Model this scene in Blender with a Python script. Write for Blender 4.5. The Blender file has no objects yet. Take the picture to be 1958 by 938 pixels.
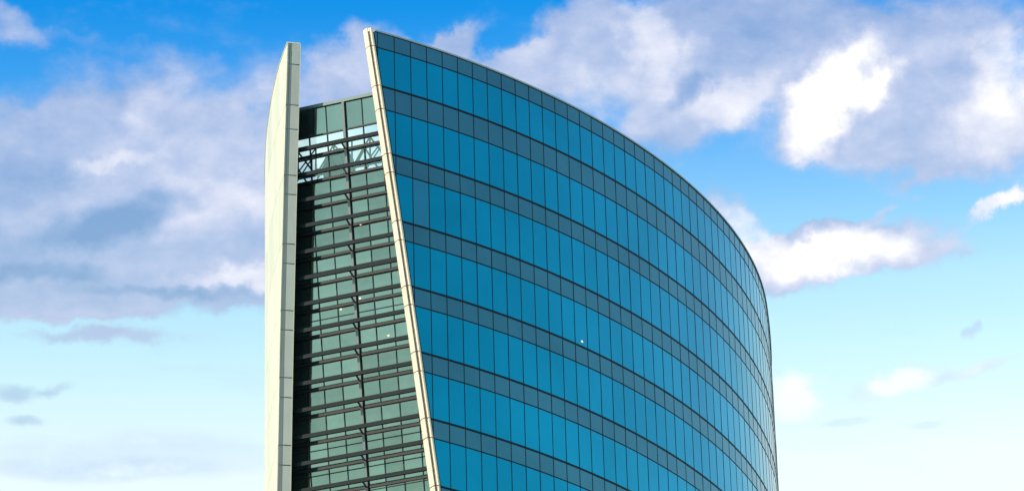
import bpy, math, random
from math import sin, cos, radians, sqrt, pi
random.seed(7)
D = bpy.data
scene = bpy.context.scene
COL = scene.collection
PITCH, ROLL, FPX = 0.4439687547, -0.02789679834, 7850.18
EYE = 1.6

# ---------------------------------------------------------------- camera
cam = D.cameras.new('camera'); cam_o = D.objects.new('camera', cam); COL.objects.link(cam_o)
cam.sensor_fit = 'HORIZONTAL'; cam.sensor_width = 36.0
cam.lens = FPX / 1958 * 36.0
cam.clip_start = 1.0; cam.clip_end = 20000
from mathutils import Matrix, Vector
cam_o.matrix_world = Matrix.Translation((0, 0, EYE)) @ Matrix.Rotation(pi/2 + PITCH, 4, 'X') @ Matrix.Rotation(ROLL, 4, 'Z')
scene.camera = cam_o
scene.render.resolution_x = 1024; scene.render.resolution_y = 490

# ---------------------------------------------------------------- light
SUN_DIR = Vector((-0.85, -0.53, 0.0)).normalized()           # towards the sun, on the ground
SUN_EL = radians(30)
world = D.worlds.new('World'); scene.world = world; world.use_nodes = True
sun = D.lights.new('sun', 'SUN'); sun_o = D.objects.new('sun', sun); COL.objects.link(sun_o)
sun.energy = 3.6; sun.angle = radians(0.53); sun.color = (1.0, 0.90, 0.74)
to_sun = Vector((SUN_DIR.x*cos(SUN_EL), SUN_DIR.y*cos(SUN_EL), sin(SUN_EL)))
sun_o.rotation_euler = to_sun.to_track_quat('Z', 'Y').to_euler()
sun_o.location = (-60, 100, 200)
vs = scene.view_settings
vs.view_transform = 'Standard'; vs.look = 'None'; vs.exposure = 0.0; vs.gamma = 1.0; vs.use_curve_mapping = False
scene.cycles.max_bounces = 8; scene.cycles.transparent_max_bounces = 12

class NG:
    """tiny helper for node graphs"""
    def __init__(s, tree): s.t = tree; s.n = tree.nodes; s.l = tree.links
    def node(s, typ, **kw):
        nd = s.n.new(typ)
        for k, v in kw.items(): setattr(nd, k, v)
        return nd
    def put(s, sock, v):
        if isinstance(v, bpy.types.NodeSocket): s.l.new(v, sock)
        else: sock.default_value = v
    def math(s, op, a, b=None, clamp=False):
        nd = s.node('ShaderNodeMath', operation=op, use_clamp=clamp); s.put(nd.inputs[0], a)
        if b is not None: s.put(nd.inputs[1], b)
        return nd.outputs[0]
    def vmath(s, op, a, b=None):
        nd = s.node('ShaderNodeVectorMath', operation=op); s.put(nd.inputs[0], a)
        if b is not None:
            if op == 'SCALE': s.put(nd.inputs['Scale'], b)
            else: s.put(nd.inputs[1], b)
        return nd.outputs['Value'] if op in ('LENGTH', 'DOT_PRODUCT') else nd.outputs[0]
    def noise(s, vec, scale, detail=4, rough=.5, dist=0, color=False):
        nd = s.node('ShaderNodeTexNoise'); s.put(nd.inputs['Vector'], vec)
        nd.inputs['Scale'].default_value = scale; nd.inputs['Detail'].default_value = detail
        nd.inputs['Roughness'].default_value = rough; nd.inputs['Distortion'].default_value = dist
        return nd.outputs['Color'] if color else nd.outputs[0]
    def range(s, v, a, b, c=0.0, d=1.0, smooth=True):
        nd = s.node('ShaderNodeMapRange', interpolation_type='SMOOTHSTEP' if smooth else 'LINEAR')
        for i, x in enumerate((v, a, b, c, d)): s.put(nd.inputs[i], x)
        return nd.outputs[0]
    def mix(s, f, a, b, mode='MIX'):
        nd = s.node('ShaderNodeMix', data_type='RGBA', blend_type=mode)
        s.put(nd.inputs[0], f); s.put(nd.inputs[6], a); s.put(nd.inputs[7], b)
        return nd.outputs[2]
    def ramp(s, v, stops):
        nd = s.node('ShaderNodeValToRGB'); s.put(nd.inputs[0], v); cr = nd.color_ramp
        while len(cr.elements) < len(stops): cr.elements.new(0.5)
        for e, (p, c) in zip(cr.elements, stops): e.position = p; e.color = (*c, 1)
        return nd.outputs[0]

def build_sky():
    g = NG(world.node_tree); g.n.clear()
    out = g.node('ShaderNodeOutputWorld'); bg = g.node('ShaderNodeBackground')
    bg.inputs['Strength'].default_value = 0.10
    g.l.new(bg.outputs[0], out.inputs[0])
    sky = g.node('ShaderNodeTexSky', sky_type='NISHITA', sun_disc=False)
    sky.sun_elevation = SUN_EL; sky.sun_rotation = math.atan2(SUN_DIR.x, SUN_DIR.y)
    sky.air_density = 1.0; sky.dust_density = 0.4; sky.ozone_density = 1.5
    tc = g.node('ShaderNodeTexCoord'); d = tc.outputs['Generated']
    sep = g.node('ShaderNodeSeparateXYZ'); g.l.new(d, sep.inputs[0])
    az = g.math('ARCTAN2', sep.outputs[0], sep.outputs[1])
    el = g.math('ARCSINE', sep.outputs[2])
    azd = g.math('MULTIPLY', az, 57.2958*cos(radians(25.4))); eld = g.math('MULTIPLY', el, 57.2958)
    q = g.node('ShaderNodeCombineXYZ'); g.l.new(azd, q.inputs[0]); g.l.new(eld, q.inputs[1]); q = q.outputs[0]
    d57 = g.vmath('SCALE', d, 57.2958)
    # clear air: Nishita, deepened overhead and whitened in the haze lower down
    e01 = g.range(eld, 0.0, 40.0, smooth=False)
    gain = g.ramp(e01, SKY_GAIN)
    side_gain = g.ramp(e01, SIDE_GAIN)
    gain = g.mix(g.range(g.math('ABSOLUTE', azd), 12.0, 45.0), gain, side_gain)
    clear = g.mix(1.0, sky.outputs[0], g.vmath('SCALE', gain, GAIN_MUL), 'MULTIPLY')
    clear.node.clamp_result = False
    # turbulence that bends the outlines of the clouds
    w1 = g.vmath('SUBTRACT', g.noise(d57, 0.55, 3, .55, color=True), (.5, .5, .5))
    w2 = g.vmath('SUBTRACT', g.noise(d57, 2.2, 5, .6, color=True), (.5, .5, .5))
    calm = g.range(eld, 22.5, 25.2, .3, 1.0)
    wp = g.vmath('MULTIPLY', g.vmath('ADD', g.vmath('SCALE', w1, 1.5), g.vmath('SCALE', w2, .8)), (1, .6, 1))
    qw = g.vmath('ADD', q, g.vmath('SCALE', wp, calm))
    def spots(lst, vec, start):
        acc = start
        for (cx, cy, rx, ry, rot, wt) in lst:
            mp = g.node('ShaderNodeMapping', vector_type='TEXTURE')
            # evaluated one after another, so that the shader's stack stays small
            ch = g.node('ShaderNodeVectorMath', operation='MULTIPLY_ADD'); g.l.new(acc, ch.inputs[0])
            ch.inputs[1].default_value = (1e-6, 1e-6, 0); g.l.new(vec, ch.inputs[2]); g.l.new(ch.outputs[0], mp.inputs['Vector'])
            mp.inputs['Location'].default_value = (cx, cy, 0)
            mp.inputs['Rotation'].default_value = (0, 0, radians(rot))
            mp.inputs['Scale'].default_value = (rx, ry, 1)
            v = g.range(g.vmath('LENGTH', mp.outputs[0]), 1.35, 0.25, 0.0, wt)
            acc = v if acc is None else g.math('ADD', acc, v)
        return acc
    # stretched noise: clouds are flatter than they are tall
    ani = g.node('ShaderNodeMapping'); g.l.new(d57, ani.inputs['Vector']); ani.inputs['Scale'].default_value = (.75, .75, 1.25)
    f1 = g.noise(ani.outputs[0], 0.75, 10, .54, .25)
    f2 = g.noise(ani.outputs[0], 3.0, 7, .6, .1)
    # nearer the horizon the layers are seen edge on, as flat streaks
    st = g.node('ShaderNodeMapping'); g.l.new(d57, st.inputs['Vector']); st.inputs['Scale'].default_value = (.5, .5, 3.0)
    f3 = g.noise(st.outputs[0], 0.9, 8, .56, .3)
    fm = g.node('ShaderNodeMix', data_type='FLOAT'); g.l.new(g.range(eld, 25.9, 24.0, 0.0, .85), fm.inputs[0])
    g.l.new(f1, fm.inputs[2]); g.l.new(f3, fm.inputs[3]); f1 = fm.outputs[0]
    # outside the mapped part of the sky the clouds follow broad noise alone
    dd = g.node('ShaderNodeMapping', vector_type='TEXTURE'); g.l.new(q, dd.inputs['Vector'])
    dd.inputs['Location'].default_value = (0, 25.3, 0); dd.inputs['Scale'].default_value = (8.6, 5.0, 1)
    outside = g.range(g.vmath('LENGTH', dd.outputs[0]), 1.0, 1.5)
    broad = g.math('MULTIPLY', outside, g.range(g.noise(d57, 0.05, 4, .5), .45, .62, 0.0, 0.75))
    B = g.math('MINIMUM', spots(CLOUDS, qw, broad), 1.15)
    dens = g.math('ADD', B, g.math('MULTIPLY', g.math('SUBTRACT', f1, .5), 1.35))
    dens = g.math('ADD', dens, g.math('MULTIPLY', g.math('SUBTRACT', f2, .5), .40))
    cover = g.range(dens, .0, 1.0)
    light = spots(LIGHTS, qw, g.math('MULTIPLY', g.math('SUBTRACT', f1, .5), .65))
    light = g.math('ADD', light, g.math('MULTIPLY', g.math('SUBTRACT', f2, .5), .4))
    light = g.math('ADD', light, .36)
    lowlit = g.range(eld, 25.5, 21.0, 0.0, 0.22)
    light = g.math('ADD', light, lowlit)
    ccol = g.ramp(light, [(0.0, (.23, .36, .62)), (.25, (.37, .48, .73)), (.5, (.55, .63, .85)), (.75, (.79, .83, .97)), (1.0, (1.08, 1.08, 1.1))])
    ccol = g.mix(1.0, ccol, g.mix(g.range(eld, 24.5, 22.6), (1, 1, 1, 1), (.88, 1.03, 1.04, 1)), 'MULTIPLY')
    ccol = g.vmath('SCALE', ccol, 10.0)
    cover = g.math('MULTIPLY', cover, g.range(light, .15, .8, .80, 1.0))
    g.l.new(g.mix(cover, clear, ccol), bg.inputs['Color'])
SKY_GAIN = [(0.0, (0.3714, 0.3714, 0.2857)), (0.3, (0.5, 0.4714, 0.3286)), (0.5, (0.8857, 0.6429, 0.4)), (0.5575, (0.9286, 0.6714, 0.4143)), (0.5925, (0.7143, 0.65, 0.4286)), (0.62, (0.5571, 0.5857, 0.4357)), (0.64, (0.3857, 0.5, 0.4357)), (0.665, (0.2143, 0.3929, 0.4357)), (0.695, (0.0643, 0.2929, 0.4214)), (0.72, (0.0114, 0.2457, 0.4)), (0.825, (0.0143, 0.2143, 0.3714)), (0.9975, (0.0429, 0.1857, 0.2857))]
SIDE_GAIN = [(0.0, (0.3714, 0.3714, 0.2857)), (0.3, (0.4571, 0.4714, 0.3571)), (0.55, (0.4143, 0.5, 0.4)), (0.7, (0.3429, 0.4571, 0.4)), (0.85, (0.2286, 0.3714, 0.3714)), (0.9975, (0.1286, 0.2571, 0.3143))]
GAIN_MUL = 7.0
CLOUDS = [(-5.48, 27.13, 2.19, 0.95, 7, 1.0), (-6.64, 26.45, 1.9, 1.09, 2, 1.0), (-4.37, 26.49, 1.68, 0.95, 2, 1.0), (-5.82, 25.67, 2.41, 0.73, 2, 1.0), (-4.0, 25.62, 1.46, 0.8, 2, 1.0), (-6.38, 24.79, 1.82, 0.4, 2, 0.95), (-4.0, 24.97, 1.17, 0.4, 2, 0.95), (-5.58, 24.51, 1.24, 0.18, 2, 0.5), (-5.64, 24.15, 1.09, 0.11, 4, 0.7), (-6.84, 23.36, 0.44, 0.15, 2, 0.6), (-6.27, 23.41, 0.29, 0.1, 22, 0.5), (-6.68, 23.0, 0.33, 0.1, 2, 0.6), (-6.91, 28.47, 0.73, 0.23, -13, 0.55), (-5.5, 28.33, 0.8, 0.15, -3, 0.3), (-3.64, 26.5, 0.58, 0.8, 2, 0.6), (-2.38, 27.66, 0.88, 0.66, 2, 1.0), (-2.46, 26.71, 0.88, 0.58, 2, 0.9), (-1.89, 28.24, 0.44, 0.33, 2, 0.7), (-0.81, 28.22, 0.8, 0.29, 37, 0.8), (-0.53, 27.63, 1.31, 0.36, -8, 0.7), (0.45, 27.97, 0.88, 0.29, 17, 0.75), (1.22, 28.53, 0.58, 0.51, 2, 0.9), (1.71, 27.71, 1.24, 0.73, 2, 0.7), (2.85, 28.09, 1.31, 0.88, 2, 0.95), (2.65, 27.15, 0.95, 0.51, 2, 0.9), (3.97, 28.17, 1.75, 0.95, 2, 0.95), (5.02, 27.3, 1.53, 0.95, 2, 0.9), (6.18, 27.94, 1.75, 0.95, 2, 0.95), (6.67, 26.8, 1.31, 0.8, 2, 0.95), (4.47, 26.83, 0.8, 0.36, 22, 0.7), (6.97, 25.63, 0.66, 0.13, 22, 0.9), (5.2, 25.62, 0.51, 0.12, 27, 0.8), (5.89, 26.1, 0.36, 0.12, 22, 0.45), (4.23, 25.35, 1.39, 0.22, 2, 0.8), (5.08, 25.04, 1.17, 0.19, -1, 0.75), (3.85, 24.97, 0.8, 0.44, 2, 1.0), (3.02, 25.82, 0.51, 0.4, -43, 0.7), (3.78, 23.19, 0.4, 0.4, 22, 1.0), (5.17, 23.24, 0.66, 0.19, 10, 0.75), (6.11, 23.34, 0.66, 0.1, 14, 0.6), (6.24, 23.92, 0.19, 0.12, 2, 0.6), (4.5, 22.78, 0.51, 0.09, 2, 0.45), (5.52, 22.66, 0.36, 0.07, 2, 0.45), (6.42, 26.39, 1.24, 0.36, 2, 0.6), (5.35, 26.76, 0.88, 0.44, 2, 0.5), (4.51, 25.07, 1.24, 0.29, -1, 0.5), (3.79, 25.26, 0.8, 0.36, 2, 0.5), (2.04, 26.82, 0.88, 0.29, 2, 0.4), (-1.26, 27.87, 0.66, 0.29, 22, 0.4), (-2.43, 26.71, 0.8, 0.51, 2, 0.5), (-6.39, 25.22, 1.9, 0.66, 2, 0.5), (-4.58, 24.96, 1.61, 0.36, 2, 0.5), (-6.01, 24.5, 1.46, 0.22, 2, 0.4), (-0.96, 28.08, 0.8, 0.36, 32, 0.6), (-0.15, 27.77, 1.09, 0.44, 7, 0.6), (0.68, 28.04, 0.8, 0.44, 17, 0.6), (1.59, 28.37, 0.66, 0.58, 2, 0.4), (4.22, 25.17, 1.61, 0.36, 2, 0.6), (5.23, 25.03, 0.95, 0.22, -1, 0.5), (6.64, 26.37, 1.17, 0.51, 2, 0.5), (-4.98, 28.08, 1.46, 0.22, 2, 0.2), (-3.5, 27.66, 0.44, 0.44, 2, 0.3), (-1.04, 28.15, 0.73, 0.33, 32, 0.5), (-1.56, 28.09, 0.44, 0.22, 22, 0.5), (-0.52, 27.78, 0.88, 0.36, 22, 0.5), (-6.01, 24.43, 1.39, 0.16, 2, 0.5), (4.66, 25.28, 1.46, 0.22, 2, 0.4), (5.37, 24.94, 0.8, 0.22, -1, 0.5), (3.47, 24.77, 0.66, 0.22, 2, 0.4), (-0.6, 27.49, 1.46, 0.69, 17, 0.9), (-1.41, 28.01, 0.73, 0.36, 22, 0.5), (-5.75, 22.33, 2.19, 0.19, 2, 0.5), (4.51, 25.15, 1.9, 0.35, 2, 0.5), (3.77, 24.9, 0.8, 0.29, 2, 0.5), (-5.26, 22.59, 3.21, 0.31, 2, 0.62), (4.51, 25.15, 1.75, 0.44, 2, 0.3)]
LIGHTS = [(4.69, 27.29, 0.99, 0.45, 54, 0.75), (2.18, 28.2, 0.44, 0.8, 22, 0.3), (3.17, 27.2, 0.73, 0.36, 17, 0.3), (7.1, 27.49, 0.66, 0.66, 2, 0.4), (6.81, 26.65, 0.73, 0.66, 2, 0.3), (4.22, 25.09, 1.39, 0.36, 2, 0.45), (3.84, 24.9, 0.66, 0.36, 2, 0.3), (3.78, 23.19, 0.51, 0.51, 2, 0.6), (3.08, 25.6, 0.44, 0.44, -43, 0.5), (-3.71, 25.04, 0.95, 0.18, 2, 0.4), (-4.97, 27.43, 0.58, 0.36, 42, 0.15), (-5.04, 26.77, 1.09, 0.51, 2, 0.12), (-5.55, 26.69, 0.88, 0.13, 2, 0.22), (-4.01, 25.98, 0.95, 0.58, 2, 0.2), (6.97, 25.63, 0.73, 0.2, 22, 0.5), (5.2, 25.62, 0.51, 0.18, 27, 0.3), (5.17, 23.24, 0.44, 0.18, 2, 0.3), (-2.01, 28.02, 0.95, 0.58, 2, 0.15), (1.69, 27.34, 0.88, 0.58, 2, 0.15), (-5.68, 25.75, 1.39, 0.36, 14, -0.3), (-6.67, 25.03, 1.61, 0.19, -1, -0.3), (-4.72, 24.81, 1.31, 0.1, 2, -0.25), (-6.71, 26.52, 0.88, 0.44, 2, -0.15), (-5.64, 24.15, 1.17, 0.22, 2, -0.3), (3.82, 28.25, 1.17, 0.58, 2, -0.15), (2.67, 27.52, 0.36, 0.22, 2, -0.25), (-2.43, 26.79, 0.8, 0.51, 2, 0.4), (0.23, 27.9, 1.46, 0.51, 2, 0.2), (4.52, 25.22, 1.31, 0.29, 2, 0.2), (-4.0, 24.6, 0.88, 0.15, 2, -0.1), (-6.29, 24.14, 1.46, 0.29, 2, 0.1), (5.39, 27.34, 2.77, 1.39, 2, 0.12), (-5.68, 25.75, 1.39, 0.36, 14, -0.12), (-4.08, 25.55, 0.88, 0.29, 2, -0.1), (3.78, 23.19, 0.44, 0.44, 2, 0.3), (-5.26, 22.56, 3.65, 0.51, 2, 0.22), (-6.62, 23.19, 0.95, 0.36, 2, -0.25), (5.67, 23.25, 1.82, 0.66, 2, 0.3), (-5.64, 24.15, 1.17, 0.22, 2, 0.12), (4.65, 25.06, 1.9, 0.44, 2, 0.25), (-3.94, 26.71, 1.17, 1.17, 2, 0.12)]

build_sky()

# ---------------------------------------------------------------- materials
def material(name):
    m = D.materials.new(name); m.use_nodes = True; g = NG(m.node_tree); g.n.clear()
    out = g.node('ShaderNodeOutputMaterial'); return m, g, out
def principled(name, col, rough=.5, metal=0.0, vary=0.0, nscale=1.0, bump=0.0, rnd=0.0, spec=.5, coat=0.0, streak=0.0):
    m, g, out = material(name)
    b = g.node('ShaderNodeBsdfPrincipled'); g.l.new(b.outputs[0], out.inputs[0])
    b.inputs['Roughness'].default_value = rough; b.inputs['Metallic'].default_value = metal
    b.inputs['Specular IOR Level'].default_value = spec; b.inputs['Coat Weight'].default_value = coat
    tc = g.node('ShaderNodeTexCoord').outputs['Object']
    v = g.math('MULTIPLY', g.math('SUBTRACT', g.noise(tc, nscale, 6, .6), .5), vary*2)
    if streak:
        mp = g.node('ShaderNodeMapping'); g.l.new(tc, mp.inputs[0]); mp.inputs['Scale'].default_value = (5, 5, .18)
        v = g.math('ADD', v, g.math('MULTIPLY', g.math('SUBTRACT', g.noise(mp.outputs[0], 1.0, 4, .6), .5), streak*2))
    if rnd:
        at = g.node('ShaderNodeAttribute', attribute_name='rnd')
        v = g.math('ADD', v, g.math('MULTIPLY', g.math('SUBTRACT', at.outputs['Fac'], .5), rnd*2))
    f = g.math('ADD', v, 1.0)
    cc = g.vmath('SCALE', (*col,), f)
    g.l.new(cc, b.inputs['Base Color'])
    if bump:
        bp = g.node('ShaderNodeBump'); bp.inputs['Strength'].default_value = bump; bp.inputs['Distance'].default_value = .02
        g.l.new(g.noise(tc, nscale*2.5, 3, .5), bp.inputs['Height']); g.l.new(bp.outputs[0], b.inputs['Normal'])
    return m
def coated_glass(name, tint, body, refl, rough, rnd, nsc=.35, wav=.10, vary=.05):
    """solar-control glass: a tinted mirror coating over a dim body colour"""
    m, g, out = material(name)
    tc = g.node('ShaderNodeTexCoord').outputs['Object']
    at = g.node('ShaderNodeAttribute', attribute_name='rnd').outputs['Fac']
    f = g.math('ADD', g.math('MULTIPLY', g.math('SUBTRACT', at, .5), rnd*2), 1.0)
    f = g.math('ADD', f, g.math('MULTIPLY', g.math('SUBTRACT', g.noise(tc, 1.1, 6, .65), .5), vary*2))
    f = g.math('ADD', f, g.math('MULTIPLY', g.math('SUBTRACT', g.noise(tc, .13, 3, .55, .6), .5), .45))
    bp = g.node('ShaderNodeBump'); bp.inputs['Strength'].default_value = wav; bp.inputs['Distance'].default_value = .03
    g.l.new(g.noise(tc, nsc, 3, .5), bp.inputs['Height'])
    p1 = g.node('ShaderNodeBsdfPrincipled'); p1.inputs['Metallic'].default_value = 1.0; p1.inputs['Roughness'].default_value = rough
    g.l.new(g.vmath('SCALE', tint, f), p1.inputs['Base Color']); g.l.new(bp.outputs[0], p1.inputs['Normal'])
    p2 = g.node('ShaderNodeBsdfPrincipled'); p2.inputs['Roughness'].default_value = .25
    g.l.new(g.vmath('SCALE', body, f), p2.inputs['Base Color'])
    mx = g.node('ShaderNodeMixShader'); mx.inputs[0].default_value = refl
    g.l.new(p2.outputs[0], mx.inputs[1]); g.l.new(p1.outputs[0], mx.inputs[2]); g.l.new(mx.outputs[0], out.inputs[0])
    return m
def clear_glass(name, col, refl):
    m, g, out = material(name)
    t = g.node('ShaderNodeBsdfTransparent'); t.inputs[0].default_value = (*col, 1)
    gl = g.node('ShaderNodeBsdfGlossy'); gl.inputs['Roughness'].default_value = .02; gl.inputs['Color'].default_value = (.8, .95, .9, 1)
    fr = g.node('ShaderNodeFresnel'); fr.inputs[0].default_value = 1.5
    mx = g.node('ShaderNodeMixShader'); g.l.new(g.math('ADD', fr.outputs[0], refl), mx.inputs[0])
    g.l.new(t.outputs[0], mx.inputs[1]); g.l.new(gl.outputs[0], mx.inputs[2]); g.l.new(mx.outputs[0], out.inputs[0])
    return m
M = {}
M['blue_glass'] = coated_glass('blue_glass', (0.0, .285, .395), (.0, .04, .07), .86, .07, .06, vary=.05)
M['spandrel_glass'] = coated_glass('spandrel_glass', (.065, .205, .248), (.025, .065, .08), .72, .16, .05, vary=.06)
M['dark_frame'] = principled('dark_frame', (.005, .018, .023), .6, 0, .1, spec=.2)
M['trim'] = principled('trim', (.92, .74, .55), .38, 0, .05, 1.6, rnd=.09, streak=.09, coat=.2)
M['grey_clad'] = principled('grey_clad', (.54, .55, .49), .42, 0, .07, 1.2, rnd=.07, streak=.08)
M['grey_clad_dark'] = principled('grey_clad_dark', (.21, .25, .24), .45, 0, .05, 1.2, rnd=.06, streak=.05)
M['cream_fin'] = principled('cream_fin', (.76, .70, .50), .4, 0, .05, .8, rnd=.09, streak=.06)  # cream stands in for sun glare on the fin's long glass face
M['fin_inner'] = principled('fin_inner', (.12, .17, .19), .6, 0, .1)
M['joint'] = principled('joint', (.05, .045, .04), .8)
M['coping'] = principled('coping', (.42, .45, .43), .4, .2, .06)
M['wall_coping'] = principled('wall_coping', (.10, .15, .145), .5, .2, .06)
M['green_glass'] = coated_glass('green_glass', (.100, .152, .140), (.04, .064, .057), .78, .06, .16, vary=.16, wav=.06)
M['clear_glass'] = clear_glass('clear_glass', (.86, 1.0, .95), .0)
M['bar'] = principled('bar', (.008, .016, .017), .6, 0, .1, spec=.15)
M['black'] = principled('black', (.008, .012, .013), .6)
M['column'] = principled('column', (.115, .145, .15), .5, .2, .1)
M['steel'] = principled('steel', (.06, .09, .09), .5, .2, .1)
M['concrete'] = principled('concrete', (.30, .30, .29), .85, 0, .15, .5)
M['drum_green'] = principled('drum_green', (.28, .40, .36), .6, 0, .12, .8)
M['ground'] = principled('ground', (.16, .17, .13), .9, 0, .3, .02)
def lamp_mat():
    m, g, out = material('lamp_glow'); e = g.node('ShaderNodeEmission')
    e.inputs[0].default_value = (1, .86, .42, 1); e.inputs[1].default_value = 1.5; g.l.new(e.outputs[0], out.inputs[0]); return m
M['lamp'] = lamp_mat()

# ---------------------------------------------------------------- object helpers
BASE = Vector((0, 240, 0))
def obj(name, verts, faces, mat, parent=None, rnd=None, smooth=False):
    me = D.meshes.new(name)
    off = BASE if parent is not None else Vector((0, 0, 0))
    me.from_pydata([tuple(Vector(v) - off + (Vector((0, 0, EYE)) if parent is not None else Vector((0, 0, 0)))) for v in verts], [], faces)
    me.materials.append(M[mat])
    at = me.attributes.new('rnd', 'FLOAT', 'FACE')
    n = len(me.polygons)
    if rnd is None: r = random.random(); vals = [r]*n
    elif isinstance(rnd, (int, float)): vals = [rnd]*n
    else: vals = rnd
    at.data.foreach_set('value', vals)
    if smooth: me.polygons.foreach_set('use_smooth', [True]*n)
    me.update()
    o = D.objects.new(name, me); COL.objects.link(o)
    if parent is not None: o.parent = parent
    return o
class MB:
    def __init__(s): s.v = []; s.f = []; s.r = []
    def add(s, v, f, r=None):
        b = len(s.v); s.v += [tuple(x) for x in v]; s.f += [tuple(b+i for i in q) for q in f]
        r = random.random() if r is None else r; s.r += [r]*len(f)
    def prism(s, front, back, r=None):
        """closed solid between two matching outlines"""
        n = len(front)
        f = [tuple(range(n)), tuple(range(2*n-1, n-1, -1))]
        f += [(i, i+n, (i+1) % n+n, (i+1) % n) for i in range(n)]
        s.add(list(front)+list(back), f, r)
    def bar(s, a, b, w, h, up=(0, 0, 1), r=None):
        a, b = Vector(a), Vector(b); d = (b-a).normalized(); up = Vector(up)
        sd = d.cross(up).normalized()*w/2; u = sd.cross(d).normalized()*h/2
        s.prism([a-sd-u, a+sd-u, a+sd+u, a-sd+u], [b-sd-u, b+sd-u, b+sd+u, b-sd+u], r)
    def tube(s, a, b, rad, n=8):
        a, b = Vector(a), Vector(b); d = (b-a).normalized(); up = Vector((0, 0, 1)) if abs(d.z) < .9 else Vector((1, 0, 0))
        x = d.cross(up).normalized(); y = x.cross(d)
        A = [a+(x*cos(t)+y*sin(t))*rad for t in [2*pi*i/n for i in range(n)]]
        s.prism(A, [p+(b-a) for p in A])
    def obj(s, name, mat, parent=None, smooth=False):
        return obj(name, s.v, s.f, mat, parent, s.r, smooth)

# heights below are measured from the eye level; obj() adds EYE for the tower's parts
# ---------------------------------------------------------------- plan of the tower
W = 1.2                                                       # bay of the curved curtain wall
K0, K1 = -4, 84
def theta(k):
    def th(k): return .5828357054+.02350175877*k-.0002168549216*k*k+3.737601618e-06*k**3
    if k <= 42: return th(k)
    t = th(42)+.0062*(k-42)
    return t if k < 50 else t+.019*(k-50)
def walk(x, y, n, sgn):
    pts = [(x, y)]
    for i in range(n):
        for j in range(10):
            t = theta((i+(j+.5)/10)*sgn); x += cos(t)*W/10*sgn; y += sin(t)*W/10*sgn
        pts.append((x, y))
    return pts
RIGHT = {k: p for k, p in zip(range(0, K1+1), walk(-7.886927695, 221.735578, K1, 1))}
RIGHT.update({-k: p for k, p in zip(range(0, 5), walk(-7.886927695, 221.735578, 4, -1))})
RP = [Vector((*RIGHT[k], 0)) for k in range(K0, K1+1)]        # curved front, left to right
LRAW = [(-13.02, 221.6), (-13.54, 223.50), (-13.90, 224.95), (-14.26, 226.6), (-14.66, 228.8), (-15.02, 231.1), (-15.36, 233.6), (-15.78, 237.4),
        (-16.14, 242.1), (-16.42, 248), (-16.5, 255), (-16.3, 263), (-15.7, 272), (-14.6, 282), (-12.9, 292), (-10.5, 301)]
def smooth_line(pts, step):
    P = [Vector((*p, 0)) for p in pts]; out = []
    for i in range(len(P)-1):
        a, b, c, d = P[max(i-1, 0)], P[i], P[i+1], P[min(i+2, len(P)-1)]
        for j in range(12):
            t = j/12; out.append(.5*((2*b)+(c-a)*t+(2*a-5*b+4*c-d)*t*t+(3*b-a-3*c+d)*t**3))
    out.append(P[-1]); res = [out[0]]; acc = 0
    for a, b in zip(out, out[1:]):
        acc += (b-a).length
        if acc >= step: res.append(b.copy()); acc = 0
    return res
LP = smooth_line(LRAW, 1.5)                                   # the other wing, front to back
NH = Vector((.368, .93, 0)).normalized(); LEAN = .1246; AW = Vector((NH.y, -NH.x, 0))
C_EDGE = 217.75                                               # slanting plane that cuts both wing ends
C_GLASS = C_EDGE+.31
C_WALL = 219.50
def f(P, C): return P.x*NH.x+P.y*NH.y+LEAN*P.z-C
def clip(poly, C):
    out = []
    for i, a in enumerate(poly):
        b = poly[(i+1) % len(poly)]; fa, fb = f(a, C), f(b, C)
        if fa >= 0: out.append(a)
        if (fa >= 0) != (fb >= 0): out.append(a+(b-a)*(fa/(fa-fb)))
    return out
def normals(L, side):
    N = []
    for i in range(len(L)):
        t = (L[min(i+1, len(L)-1)]-L[max(i-1, 0)]).normalized(); N.append(Vector((t.y, -t.x, 0))*side)
    return N
RN = normals(RP, 1); LN = normals(LP, -1)                     # outward
def edge_point(L, N, z, C):
    """where the wing's face meets the slanting cut at height z"""
    for i in range(len(L)-1):
        a, b = L[i]+Vector((0, 0, z)), L[i+1]+Vector((0, 0, z)); fa, fb = f(a, C), f(b, C)
        if fa < 0 <= fb:
            t = fa/(fa-fb); tt = (b-a).normalized()
            n = (N[i]*(1-t)+N[i+1]*t).normalized()
            return a+(b-a)*t, tt, n
    return None
# storey levels: top of glass, then (window foot, band foot) storey by storey
LV = [120.18, 119.124, 116.513, 114.967, 112.038, 110.82, 107.695, 106.462, 103.537, 102.325, 99.376, 98.156, 95.228, 94.013, 91.052, 89.85]
while LV[-1] > 4: LV += [LV[-2]-4.16, LV[-1]-4.16]
TOP = 120.18
def px_size(a, b, c, d):
    """area of a patch as the eye sees it, 0 when out of view"""
    out = []
    cp, sp = cos(PITCH), sin(PITCH)
    for p in (a, b, c, d):
        dep = p.y*cp+p.z*sp; out.append((p.x/dep*FPX, -(-p.y*sp+p.z*cp)/dep*FPX))
    cx = sum(o[0] for o in out)/4; cy = sum(o[1] for o in out)/4
    if abs(cx) > 979 or abs(cy) > 500: return 0
    s = 0
    for i in range(4): s += out[i][0]*out[(i+1) % 4][1]-out[(i+1) % 4][0]*out[i][1]
    return abs(s)/2

# ---------------------------------------------------------------- ground
def structure(o): o['kind'] = 'structure'; return o
gm = MB(); gm.add([(-6000, -6000, 0), (6000, -6000, 0), (6000, 9000, 0), (-6000, 9000, 0)], [(0, 1, 2, 3)])
structure(gm.obj('ground', 'ground'))

# ---------------------------------------------------------------- the tower
tower = D.objects.new('office_tower', None); COL.objects.link(tower); tower.location = BASE
tower['label'] = 'tall curved office tower of blue glass with a slanting cream edge and pale side fin'
tower['category'] = 'office tower'
bpy.context.view_layer.update()

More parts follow.
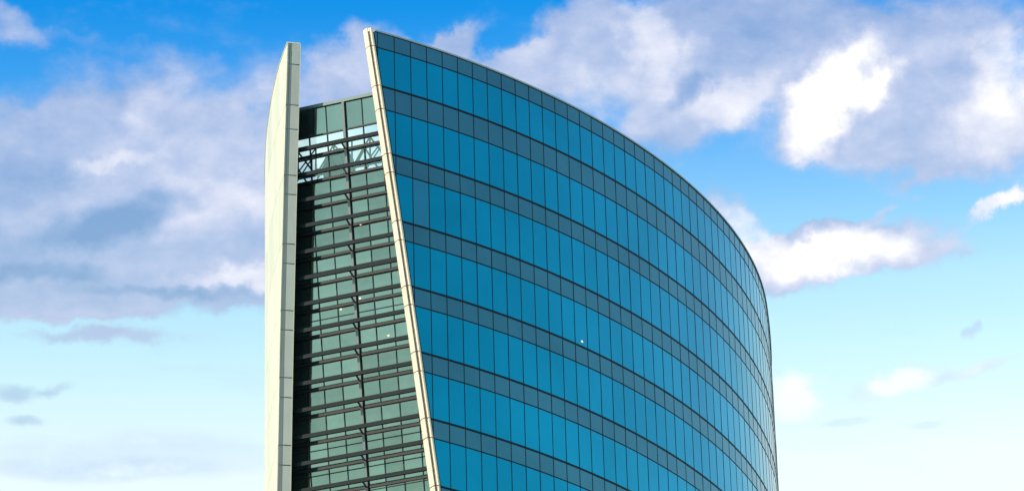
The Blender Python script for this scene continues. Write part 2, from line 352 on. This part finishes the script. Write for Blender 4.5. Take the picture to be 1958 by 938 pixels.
def shell(L, N, C, thick, depth_gain, zt, name, mat, off=-.10):
    """thick wall of a wing behind its cladding, cut by the slanting plane"""
    m = MB(); zs = [zt]+[z for z in range(int(zt)-1, 0, -4)]+[-EYE]
    n = len(L)
    out = [L[i]+N[i]*off for i in range(n)]; inn = [L[i]-N[i]*thick for i in range(n)]
    for (P, Cc) in ((out, C), (inn, C+depth_gain*thick)):
        for i in range(n-1):
            q = clip([P[i]+Vector((0, 0, zt)), P[i+1]+Vector((0, 0, zt)), P[i+1]+Vector((0, 0, -EYE)), P[i]+Vector((0, 0, -EYE))], Cc)
            if len(q) > 2: m.add(q, [tuple(range(len(q)))])
    for i in range(n-1):                                      # top of the wall
        q = [out[i], out[i+1], inn[i+1], inn[i]]; q = [p+Vector((0, 0, zt)) for p in q]; q = clip(q, C+.02+depth_gain*thick)
        if len(q) > 2: m.add(q, [tuple(range(len(q)))])
    prev = None                                               # the cut end
    for z in zs:
        a = edge_point(out, N, z, C); b = edge_point(inn, N, z, C+depth_gain*thick)
        if a is None or b is None: continue
        if prev: m.add([prev[0], prev[1], b[0], a[0]], [(0, 1, 2, 3)])
        prev = (a[0], b[0])
    return m.obj(name, mat, tower)

facade = shell(RP, RN, C_EDGE+.03, .57, .57, TOP, 'curved_facade', 'joint')
facade['label'] = 'curved blue glass front with grey blue bands at each floor'
side = shell(LP, LN, C_EDGE+.03, .78, .555, TOP+.2, 'side_wing', 'fin_inner')
side['label'] = 'pale cream fin on the left of the tower'

# panes of the curved front
wins, spans = [], []
for k in range(K0, K1):
    i = k-K0
    for r in range(len(LV)-1):
        z1, z0 = LV[r], LV[r+1]
        g = .03
        a, b = RP[i], RP[i+1]; t = (b-a).normalized(); n = Vector((t.y, -t.x, 0))
        a2, b2 = a+t*g, b-t*g
        jit = [random.uniform(-.004, .004) for _ in range(4)]
        q = [a2+n*jit[0]+Vector((0, 0, z1-g)), b2+n*jit[1]+Vector((0, 0, z1-g)), b2+n*jit[2]+Vector((0, 0, z0+g)), a2+n*jit[3]+Vector((0, 0, z0+g))]
        sz = px_size(*q)
        q = clip(q, C_GLASS)
        if len(q) < 3: continue
        band = (r % 2 == 0)
        rv = random.random()*.6+.2
        if not band and k == 2 and r == 5: rv = 'tinted'
        (spans if band else wins).append((sz, q, [p-n*.05 for p in q], rv, k, r))
M['greyish_glass'] = coated_glass('greyish_glass', (.04, .26, .34), (.02, .07, .10), .8, .1, .03)  # greyer, duller tint for one pane
def place(lst, name, mat, parent):
    lst.sort(key=lambda e: -e[0])
    rest = MB()
    for j, (sz, q, b, rv, k, r) in enumerate(lst):
        if j < 100 and sz > 0:
            m = MB(); mt = mat
            if rv == 'tinted': mt = 'greyish_glass'; rv = .5
            m.prism(q, b, rv); o = m.obj(name, mt, parent)
            if mt == 'greyish_glass': o['label'] = 'duller greyish window pane near the slanting edge'
        else: rest.prism(q, b, .5 if rv == 'tinted' else rv)
    o = rest.obj(name, mat, parent); o['kind'] = 'stuff'
place(wins, 'window', 'blue_glass', facade)
place(spans, 'spandrel_panel', 'spandrel_glass', facade)
# mullions and transoms
ztop_vis = TOP
for k in range(K0+1, K1):
    i = k-K0; n = RN[i]; t = Vector((-n.y, n.x, 0))
    p = RP[i]; # lower end at the slanting cut
    zc = (C_GLASS-p.x*NH.x-p.y*NH.y)/LEAN
    lo = max(-EYE, zc)
    if lo > TOP-.1: continue
    m = MB(); w = .027
    c = [p+t*w+n*.010, p-t*w+n*.010, p-t*w-n*.09, p+t*w-n*.09]
    m.prism([v+Vector((0, 0, TOP-.004)) for v in c], [v+Vector((0, 0, lo)) for v in c])
    if k < 52: m.obj('mullion', 'dark_frame', facade)
for r, z in enumerate(LV[1:-1], 1):
    h = .065 if r % 2 == 0 else .036                            # heavier under each window
    m = MB(); prv = None
    e = edge_point(RP, RN, z, C_GLASS)
    pts = [(e[0], e[2])]+[(RP[i]+Vector((0, 0, z)), RN[i]) for i in range(len(RP)) if f(RP[i]+Vector((0, 0, z)), C_GLASS) > .05]
    for (a, na), (b, nb) in zip(pts, pts[1:]):
        U = Vector((0, 0, h)); pr = .02 if r % 2 == 0 else .014
        if r < 17:
            m.prism([a+na*pr-U, a+na*pr+U, a-na*.09+U, a-na*.09-U], [b+nb*pr-U, b+nb*pr+U, b-nb*.09+U, b-nb*.09-U])
    if r < 17: m.obj('transom', 'dark_frame', facade)
# coping along the top of the curved front
m = MB()
e = edge_point(RP, RN, TOP, C_EDGE+.35)
pts = [(e[0], e[2])]+[(RP[i]+Vector((0, 0, TOP)), RN[i]) for i in range(len(RP)) if f(RP[i]+Vector((0, 0, TOP)), C_EDGE+.35) > .05]
for (a, na), (b, nb) in zip(pts, pts[1:]):
    U0, U1 = Vector((0, 0, .004)), Vector((0, 0, .11))
    m.prism([a+na*.07+U0, a+na*.07+U1, a-na*.62+U1, a-na*.62+U0], [b+nb*.07+U0, b+nb*.07+U1, b-nb*.62+U1, b-nb*.62+U0])
m.obj('coping', 'coping', facade)

# ---------------------------------------------------------------- slanting edge trims
def loft(name, mat, parent, z1, z0, prof, L, N, C, steps=3, smooth=True):
    """a clad strip: prof(t, n) gives the cross-section offsets, swept down the slanting edge"""
    rings = []
    for s in range(steps+1):
        z = z1+(z0-z1)*s/steps; e = edge_point(L, N, z, C)
        if e is None: return
        rings.append([e[0]+o for o in prof(e[1], e[2])])
    v = [p for r in rings for p in r]; k = len(rings[0]); fc = []
    for s in range(steps):
        for j in range(k): fc.append((s*k+j, s*k+(j+1) % k, (s+1)*k+(j+1) % k, (s+1)*k+j))
    fc.append(tuple(range(k-1, -1, -1))); fc.append(tuple(range(steps*k, steps*k+k)))
    return obj(name, v, fc, mat, parent, smooth=False)
tr = MB()
edge_trim = None
def backing(L, N, C, t0, t1, d0, d1, name, mat):
    v = []; fc = []; zs = [120.1-i*3 for i in range(40)]+[-EYE]; n = 0
    for z in zs:
        e = edge_point(L, N, z, C)
        if e is None: continue
        p, t, nn = e; v += [p+t*t0+nn*d0, p+t*t1+nn*d0, p+t*t1+nn*d1, p+t*t0+nn*d1]; n += 1
    for s in range(n-1):
        for j in range(4): fc.append((s*4+j, s*4+(j+1) % 4, s*4+4+(j+1) % 4, s*4+4+j))
    fc += [(3, 2, 1, 0), (n*4-4, n*4-3, n*4-2, n*4-1)]
    return obj(name, v, fc, mat, tower)
edge_trim = backing(RP, RN, C_EDGE, -.02, .36, -.02, -.60, 'edge_trim', 'joint')
edge_trim['label'] = 'slanting cream metal edge of the blue glass front'
def front_prof(t, n):                                          # rounded nosing beside the glass
    pts = [(.08, .0), (.085, .07), (.11, .10), (.17, .105), (.23, .075), (.29, .015), (.335, -.06), (.36, -.12), (.02, -.12)]
    return [t*a+n*b for a, b in pts]
def end_prof(t, n):                                            # the end face that looks left
    pts = [(.0, -.08), (-.05, -.085), (-.085, -.12), (-.095, -.30), (-.08, -.48), (-.03, -.60), (.03, -.60), (.03, -.01)]
    return [t*a+n*b for a, b in pts]
JZ = [TOP+.17]+LV[1:]
for r in range(len(JZ)-1):
    if JZ[r+1] < 40: break
    for prof in (front_prof, end_prof):
        loft('trim_panel', 'trim', edge_trim, JZ[r]-.03, JZ[r+1]+.03, prof, RP, RN, C_EDGE)
fin_edge = backing(LP, LN, C_EDGE, -.0, .2, -.02, -.80, 'fin_edge', 'joint')
fin_edge['label'] = 'narrow grey front edge of the pale fin'
def strip_prof(a, b, lift):
    return lambda t, n: [n*-a-t*.0, n*-a-t*lift, n*-b-t*lift, n*-b-t*.0]
JL = [TOP+.32, 119.124]+LV[2:]
for r in range(len(JL)-1):
    if JL[r+1] < 40: break
    loft('edge_panel', 'grey_clad_dark', fin_edge, JL[r]-.032, JL[r+1]+.032, strip_prof(.03, .27, .03), LP, LN, C_EDGE)
    loft('edge_panel', 'grey_clad', fin_edge, JL[r]-.032, JL[r+1]+.032, strip_prof(.295, .79, .05), LP, LN, C_EDGE)
# thin bright bead down the inner arris of the fin
for z1, z0 in ((JL[0], 60),):
    loft('bead', 'cream_fin', fin_edge, z1, z0, lambda t, n: [n*-.795-t*.06, n*-.83-t*.06, n*-.83+t*.1, n*-.795+t*.1], LP, LN, C_EDGE, steps=16)
# cap of the fin
m = MB(); zt = TOP+.33
pts = []
e = edge_point(LP, LN, zt, C_EDGE)
pts.append((e[0], e[2])); pts += [(LP[i]+Vector((0, 0, zt)), LN[i]) for i in range(len(LP)) if f(LP[i]+Vector((0, 0, zt)), C_EDGE) > .1]
for (a, na), (b, nb) in zip(pts, pts[1:]):
    U = Vector((0, 0, .06))
    m.prism([a+na*.03, a+na*.03+U, a-na*.79+U, a-na*.79], [b+nb*.03, b+nb*.03+U, b-nb*.79+U, b-nb*.79])
m.obj('coping', 'cream_fin', side)
# cream panels on the fin's long side, painted for sun reflected in glass
lst = []
JS = [TOP+.32]+LV[2::2]
for i in range(len(LP)-1):
    for r in range(len(JS)-1):
        a, b = LP[i], LP[i+1]; t = (b-a).normalized(); n = Vector((-t.y, t.x, 0)); g = .02
        q = [a+t*g+Vector((0, 0, JS[r]-g)), b-t*g+Vector((0, 0, JS[r]-g)), b-t*g+Vector((0, 0, JS[r+1]+g)), a+t*g+Vector((0, 0, JS[r+1]+g))]
        sz = px_size(*q); q = clip(q, C_EDGE)
        if len(q) > 2: lst.append((sz, q, [p-n*.06 for p in q], random.random(), i, r))
place(lst, 'side_panel', 'cream_fin', side)

# ---------------------------------------------------------------- leaning glass wall between the wings
O0 = 0
u0 = (-12.8)*AW.x+223.7*AW.y
# u is measured along the wall; u0 anchors it at the fin's inner arris
U_REF = -94.877
def wall(u, z, d=0.0, C=C_WALL):
    p = AW*(U_REF+u)+NH*(C+d-LEAN*z); return Vector((p.x, p.y, z))
def inside_right(P):
    best = 1e9; sgn = 1
    for i in range(len(RP)-1):
        a, b = RP[i], RP[i+1]; t = (b-a); L = t.length; t = t/L; s = max(0, min(L, (Vector((P.x, P.y, 0))-a).dot(t)))
        c = a+t*s; dd = (Vector((P.x, P.y, 0))-c)
        if dd.length < best: best = dd.length; sgn = dd.dot(Vector((-t.y, t.x, 0)))
    return best if sgn > 0 else -best
def inside_left(P):
    best = 1e9; sgn = 1
    for i in range(len(LP)-1):
        a, b = LP[i], LP[i+1]; t = (b-a); L = t.length; t = t/L; s = max(0, min(L, (Vector((P.x, P.y, 0))-a).dot(t)))
        c = a+t*s; dd = (Vector((P.x, P.y, 0))-c)
        if dd.length < best: best = dd.length; sgn = dd.dot(Vector((t.y, -t.x, 0)))
    return best if sgn > 0 else -best
def limits(z, d=0.0, C=C_WALL):
    u = 3.0
    while inside_right(wall(u, z, d, C)) > .50: u += .05
    v = 2.0
    while inside_left(wall(v, z, d, C)) > .74: v -= .05
    return v, u
ZT = 116.78                                                    # top of the leaning glass
LIM = {}
def lim(z):
    k = round(z, 1)
    if k not in LIM: LIM[k] = limits(z)
    return LIM[k]
ROWS = [116.78, 115.02]+[113.76-1.643*i for i in range(70)]
ROWS = [z for z in ROWS if z > 2]
DECK = 111.78
m = MB(); prev = None
for z in [DECK]+[DECK-4*i for i in range(1, 28)]+[-EYE]:
    a, b = lim(z); A = (wall(a, z, .10), wall(b, z, .10), wall(b, z, .45), wall(a, z, .45))
    if prev: m.prism(prev, A)
    prev = A
gwall = m.obj('leaning_wall', 'black', tower)
gwall['label'] = 'leaning green glass wall with dark bars between the fin and the blue front'
MU = [.46+1.213*i for i in range(-8, 12)]
panes = []
for r in range(len(ROWS)-1):
    z1, z0 = ROWS[r], ROWS[r+1]; g = .03
    for j in range(len(MU)-1):
        def ulim(z): a, b = lim(z); return a, b
        q = []
        a1, b1 = lim(z1); a0, b0 = lim(z0)
        ul1, ur1 = max(MU[j]+g, a1), min(MU[j+1]-g, b1); ul0, ur0 = max(MU[j]+g, a0), min(MU[j+1]-g, b0)
        if ur1-ul1 < .05 and ur0-ul0 < .05: continue
        if ur1 < ul1: ur1 = ul1 = (ur1+ul1)/2
        if ur0 < ul0: ur0 = ul0 = (ur0+ul0)/2
        j4 = [random.uniform(-.006, .006) for _ in range(4)]
        q = [wall(ul1, z1-g, j4[0]), wall(ur1, z1-g, j4[1]), wall(ur0, z0+g, j4[2]), wall(ul0, z0+g, j4[3])]
        panes.append((px_size(*q), q, [p+NH*.03 for p in q], random.random(), r, j))
panes.sort(key=lambda e: -e[0])
rest = MB()
for n, (sz, q, b, rv, r, j) in enumerate(panes):
    clear = r in (1, 2)
    if (n < 99 and sz > 0) or clear:
        mm = MB(); mm.prism(q, b, rv); o = mm.obj('glass_pane', 'clear_glass' if clear else 'green_glass', gwall)
    else: rest.prism(q, b, rv)
o = rest.obj('glass_pane', 'green_glass', gwall); o['kind'] = 'stuff'
# mullions: fine ones, and the one heavy column
for j, u in enumerate(MU):
    zs = [z for z in [ZT]+[ZT-.5*i for i in range(1, 233)] if lim(z)[0]+.02 < u < lim(z)[1]-.02]
    if not zs: continue
    z1, z0 = max(zs), min(zs)
    if z1 < 85: continue
    z0 = max(z0, 40)
    main = (j == 10)
    mm = MB()
    w = .08 if main else .032
    fr = -.16 if main else -.035
    A = [wall(u-w, z1, fr), wall(u+w, z1, fr), wall(u+w, z1, .09), wall(u-w, z1, .09)]
    Bq = [wall(u-w, z0, fr), wall(u+w, z0, fr), wall(u+w, z0, .09), wall(u-w, z0, .09)]
    mm.prism(A, Bq)
    o = mm.obj('column' if main else 'mullion', 'column' if main else 'dark_frame', gwall)
    if main:                                                   # a slim rail runs beside the column
        m2 = MB(); A = [wall(u+.10, z1, -.10), wall(u+.135, z1, -.10), wall(u+.135, z1, .09), wall(u+.10, z1, .09)]
        Bq = [wall(u+.10, z0, -.10), wall(u+.135, z0, -.10), wall(u+.135, z0, .09), wall(u+.10, z0, .09)]
        m2.prism(A, Bq); m2.obj('rail', 'dark_frame', gwall)
# transoms on the glass and shading bars held in front of it
for r, z in enumerate(ROWS):
    if z < 60: break
    a, b = lim(z); mm = MB()
    h = .045 if r == 1 else .08
    if r == 0: continue
    mm.bar(wall(a+.02, z, .0), wall(b-.02, z, .0), .12, h*2)
    mm.obj('transom', 'black', gwall)
    if r >= 2:
        zb = z+.17; dd = -.79
        a2, b2 = limits(zb, dd)
        mm = MB(); mm.bar(wall(a2+.03, zb, dd), wall(b2+.1, zb, dd), .14, .25)
        bar = mm.obj('shading_bar', 'bar', gwall)
        uc = MU[10]
        for u in (uc,):
            b3 = MB(); b3.bar(wall(u-.02, zb+.02, dd+.05), wall(u-.02, z-.05, -.10), .10, .09, up=(1, 0, 0)); b3.obj('bracket', 'column', bar)
for zz in (106.26, 103.26, 101.2, 97.95, 95.2, 93.65, 92.2):
    a, b = lim(zz); mm = MB(); mm.bar(wall(a+.02, zz, -.0), wall(b-.02, zz, -.0), .05, .055); mm.obj('rail', 'dark_frame', gwall)
# parapet cap
a, b = lim(ZT); mm = MB(); mm.bar(wall(a, ZT+.12, .03), wall(b+.0, ZT+.12, .03), .30, .22)
mm.obj('coping', 'wall_coping', gwall)
# small lamps showing in the glass
for (u, z) in [(3.51, 108.77), (1.87, 103.68), (3.17, 104.13), (4.87, 101.47)]:
    mm = MB(); c = wall(u, z, -.03); n = 10
    A = [c+AW*cos(2*pi*i/n)*.07+Vector((0, 0, sin(2*pi*i/n)*.055)) for i in range(n)]
    mm.prism(A, [p+NH*.04 for p in A]); mm.obj('ceiling_light', 'lamp', gwall)
kk = (13, 0.55, 103.9)
p = RP[kk[0]-K0]; t = (RP[kk[0]-K0+1]-p).normalized(); n = Vector((t.y, -t.x, 0)); c = p+t*W*kk[1]+n*.02+Vector((0, 0, kk[2]))
mm = MB(); A = [c+t*cos(2*pi*i/10)*.08+Vector((0, 0, sin(2*pi*i/10)*.07)) for i in range(10)]
mm.prism(A, [q-n*.05 for q in A]); mm.obj('ceiling_light', 'lamp', facade)

# ---------------------------------------------------------------- roof deck, truss and drum behind the clear panes
inner_r = [RP[i]-RN[i]*.5 for i in range(len(RP))]; inner_l = [LP[i]-LN[i]*.7 for i in range(len(LP))]
a, b = lim(DECK); A, B2 = wall(a, DECK, .3), wall(b, DECK, .3)
poly = [A, B2]+[p+Vector((0, 0, DECK)) for p in inner_r if p.x*NH.x+p.y*NH.y > B2.x*NH.x+B2.y*NH.y+.3]+[p+Vector((0, 0, DECK)) for p in reversed(inner_l) if p.x*NH.x+p.y*NH.y > A.x*NH.x+A.y*NH.y+.3]
mm = MB(); mm.prism(poly, [p-Vector((0, 0, .4)) for p in poly]); deck = mm.obj('roof_deck', 'concrete', tower)
mm = MB(); a, b = RP[-1]-RN[-1]*.3, LP[-1]-LN[-1]*.3
mm.prism([a+Vector((0, 0, TOP)), b+Vector((0, 0, TOP)), b+Vector((0, .6, TOP)), a+Vector((0, .6, TOP))], [Vector((p.x, p.y, -EYE)) for p in (a, b, b+Vector((0, .6, 0)), a+Vector((0, .6, 0)))])
mm.obj('rear_wall', 'concrete', tower)
for (d, ua, ub, zb, zt2, nb) in ((1.3, -1.3, 5.9, 112.2, 114.35, 6), (3.4, -2.0, 5.4, 114.3, 116.2, 6)):
    mm = MB(); P = lambda u, z: wall(u, z, d+LEAN*(z-113))
    mm.tube(P(ua, zb), P(ub, zb), .07); tr_ = mm.obj('roof_truss', 'steel', tower)
    mm = MB(); mm.tube(P(ua, zt2), P(ub, zt2), .06); mm.obj('chord', 'steel', tr_)
    for i in range(nb+1):
        x0 = ua+(ub-ua)*i/nb; x1 = ua+(ub-ua)*(i+1)/nb
        mm = MB(); mm.tube(P(x0, zb), P(x0, zt2), .055); mm.obj('post', 'steel', tr_)
        if i == nb: break
        mm = MB()
        if i % 2: mm.tube(P(x0, zb), P(x1, zt2), .06)
        else: mm.tube(P(x0, zt2), P(x1, zb), .06)
        if i in (0, 1, 4, 5): mm.tube(P(x0, (zb*3+zt2)/4), P(x1, zb if i % 2 else zt2), .045)
        mm.obj('brace', 'steel', tr_)
# domed green drum on the deck, shaped as the arch in the panes
mm = MB(); c = wall(.95, DECK, 3.0); prof = [(1.0, 0), (1.0, 2.6), (.9, 3.1), (.66, 3.55), (.3, 3.8), (.02, 3.85)]; ns = 28
for (r1, z1), (r2, z2) in zip(prof, prof[1:]):
    for i in range(ns):
        t1, t2 = 2*pi*i/ns, 2*pi*(i+1)/ns
        mm.add([c+Vector((r1*cos(t1), r1*sin(t1), z1)), c+Vector((r1*cos(t2), r1*sin(t2), z1)), c+Vector((r2*cos(t2), r2*sin(t2), z2)), c+Vector((r2*cos(t1), r2*sin(t1), z2))], [(0, 1, 2, 3)], .5)
mm.obj('roof_drum', 'drum_green', tower)
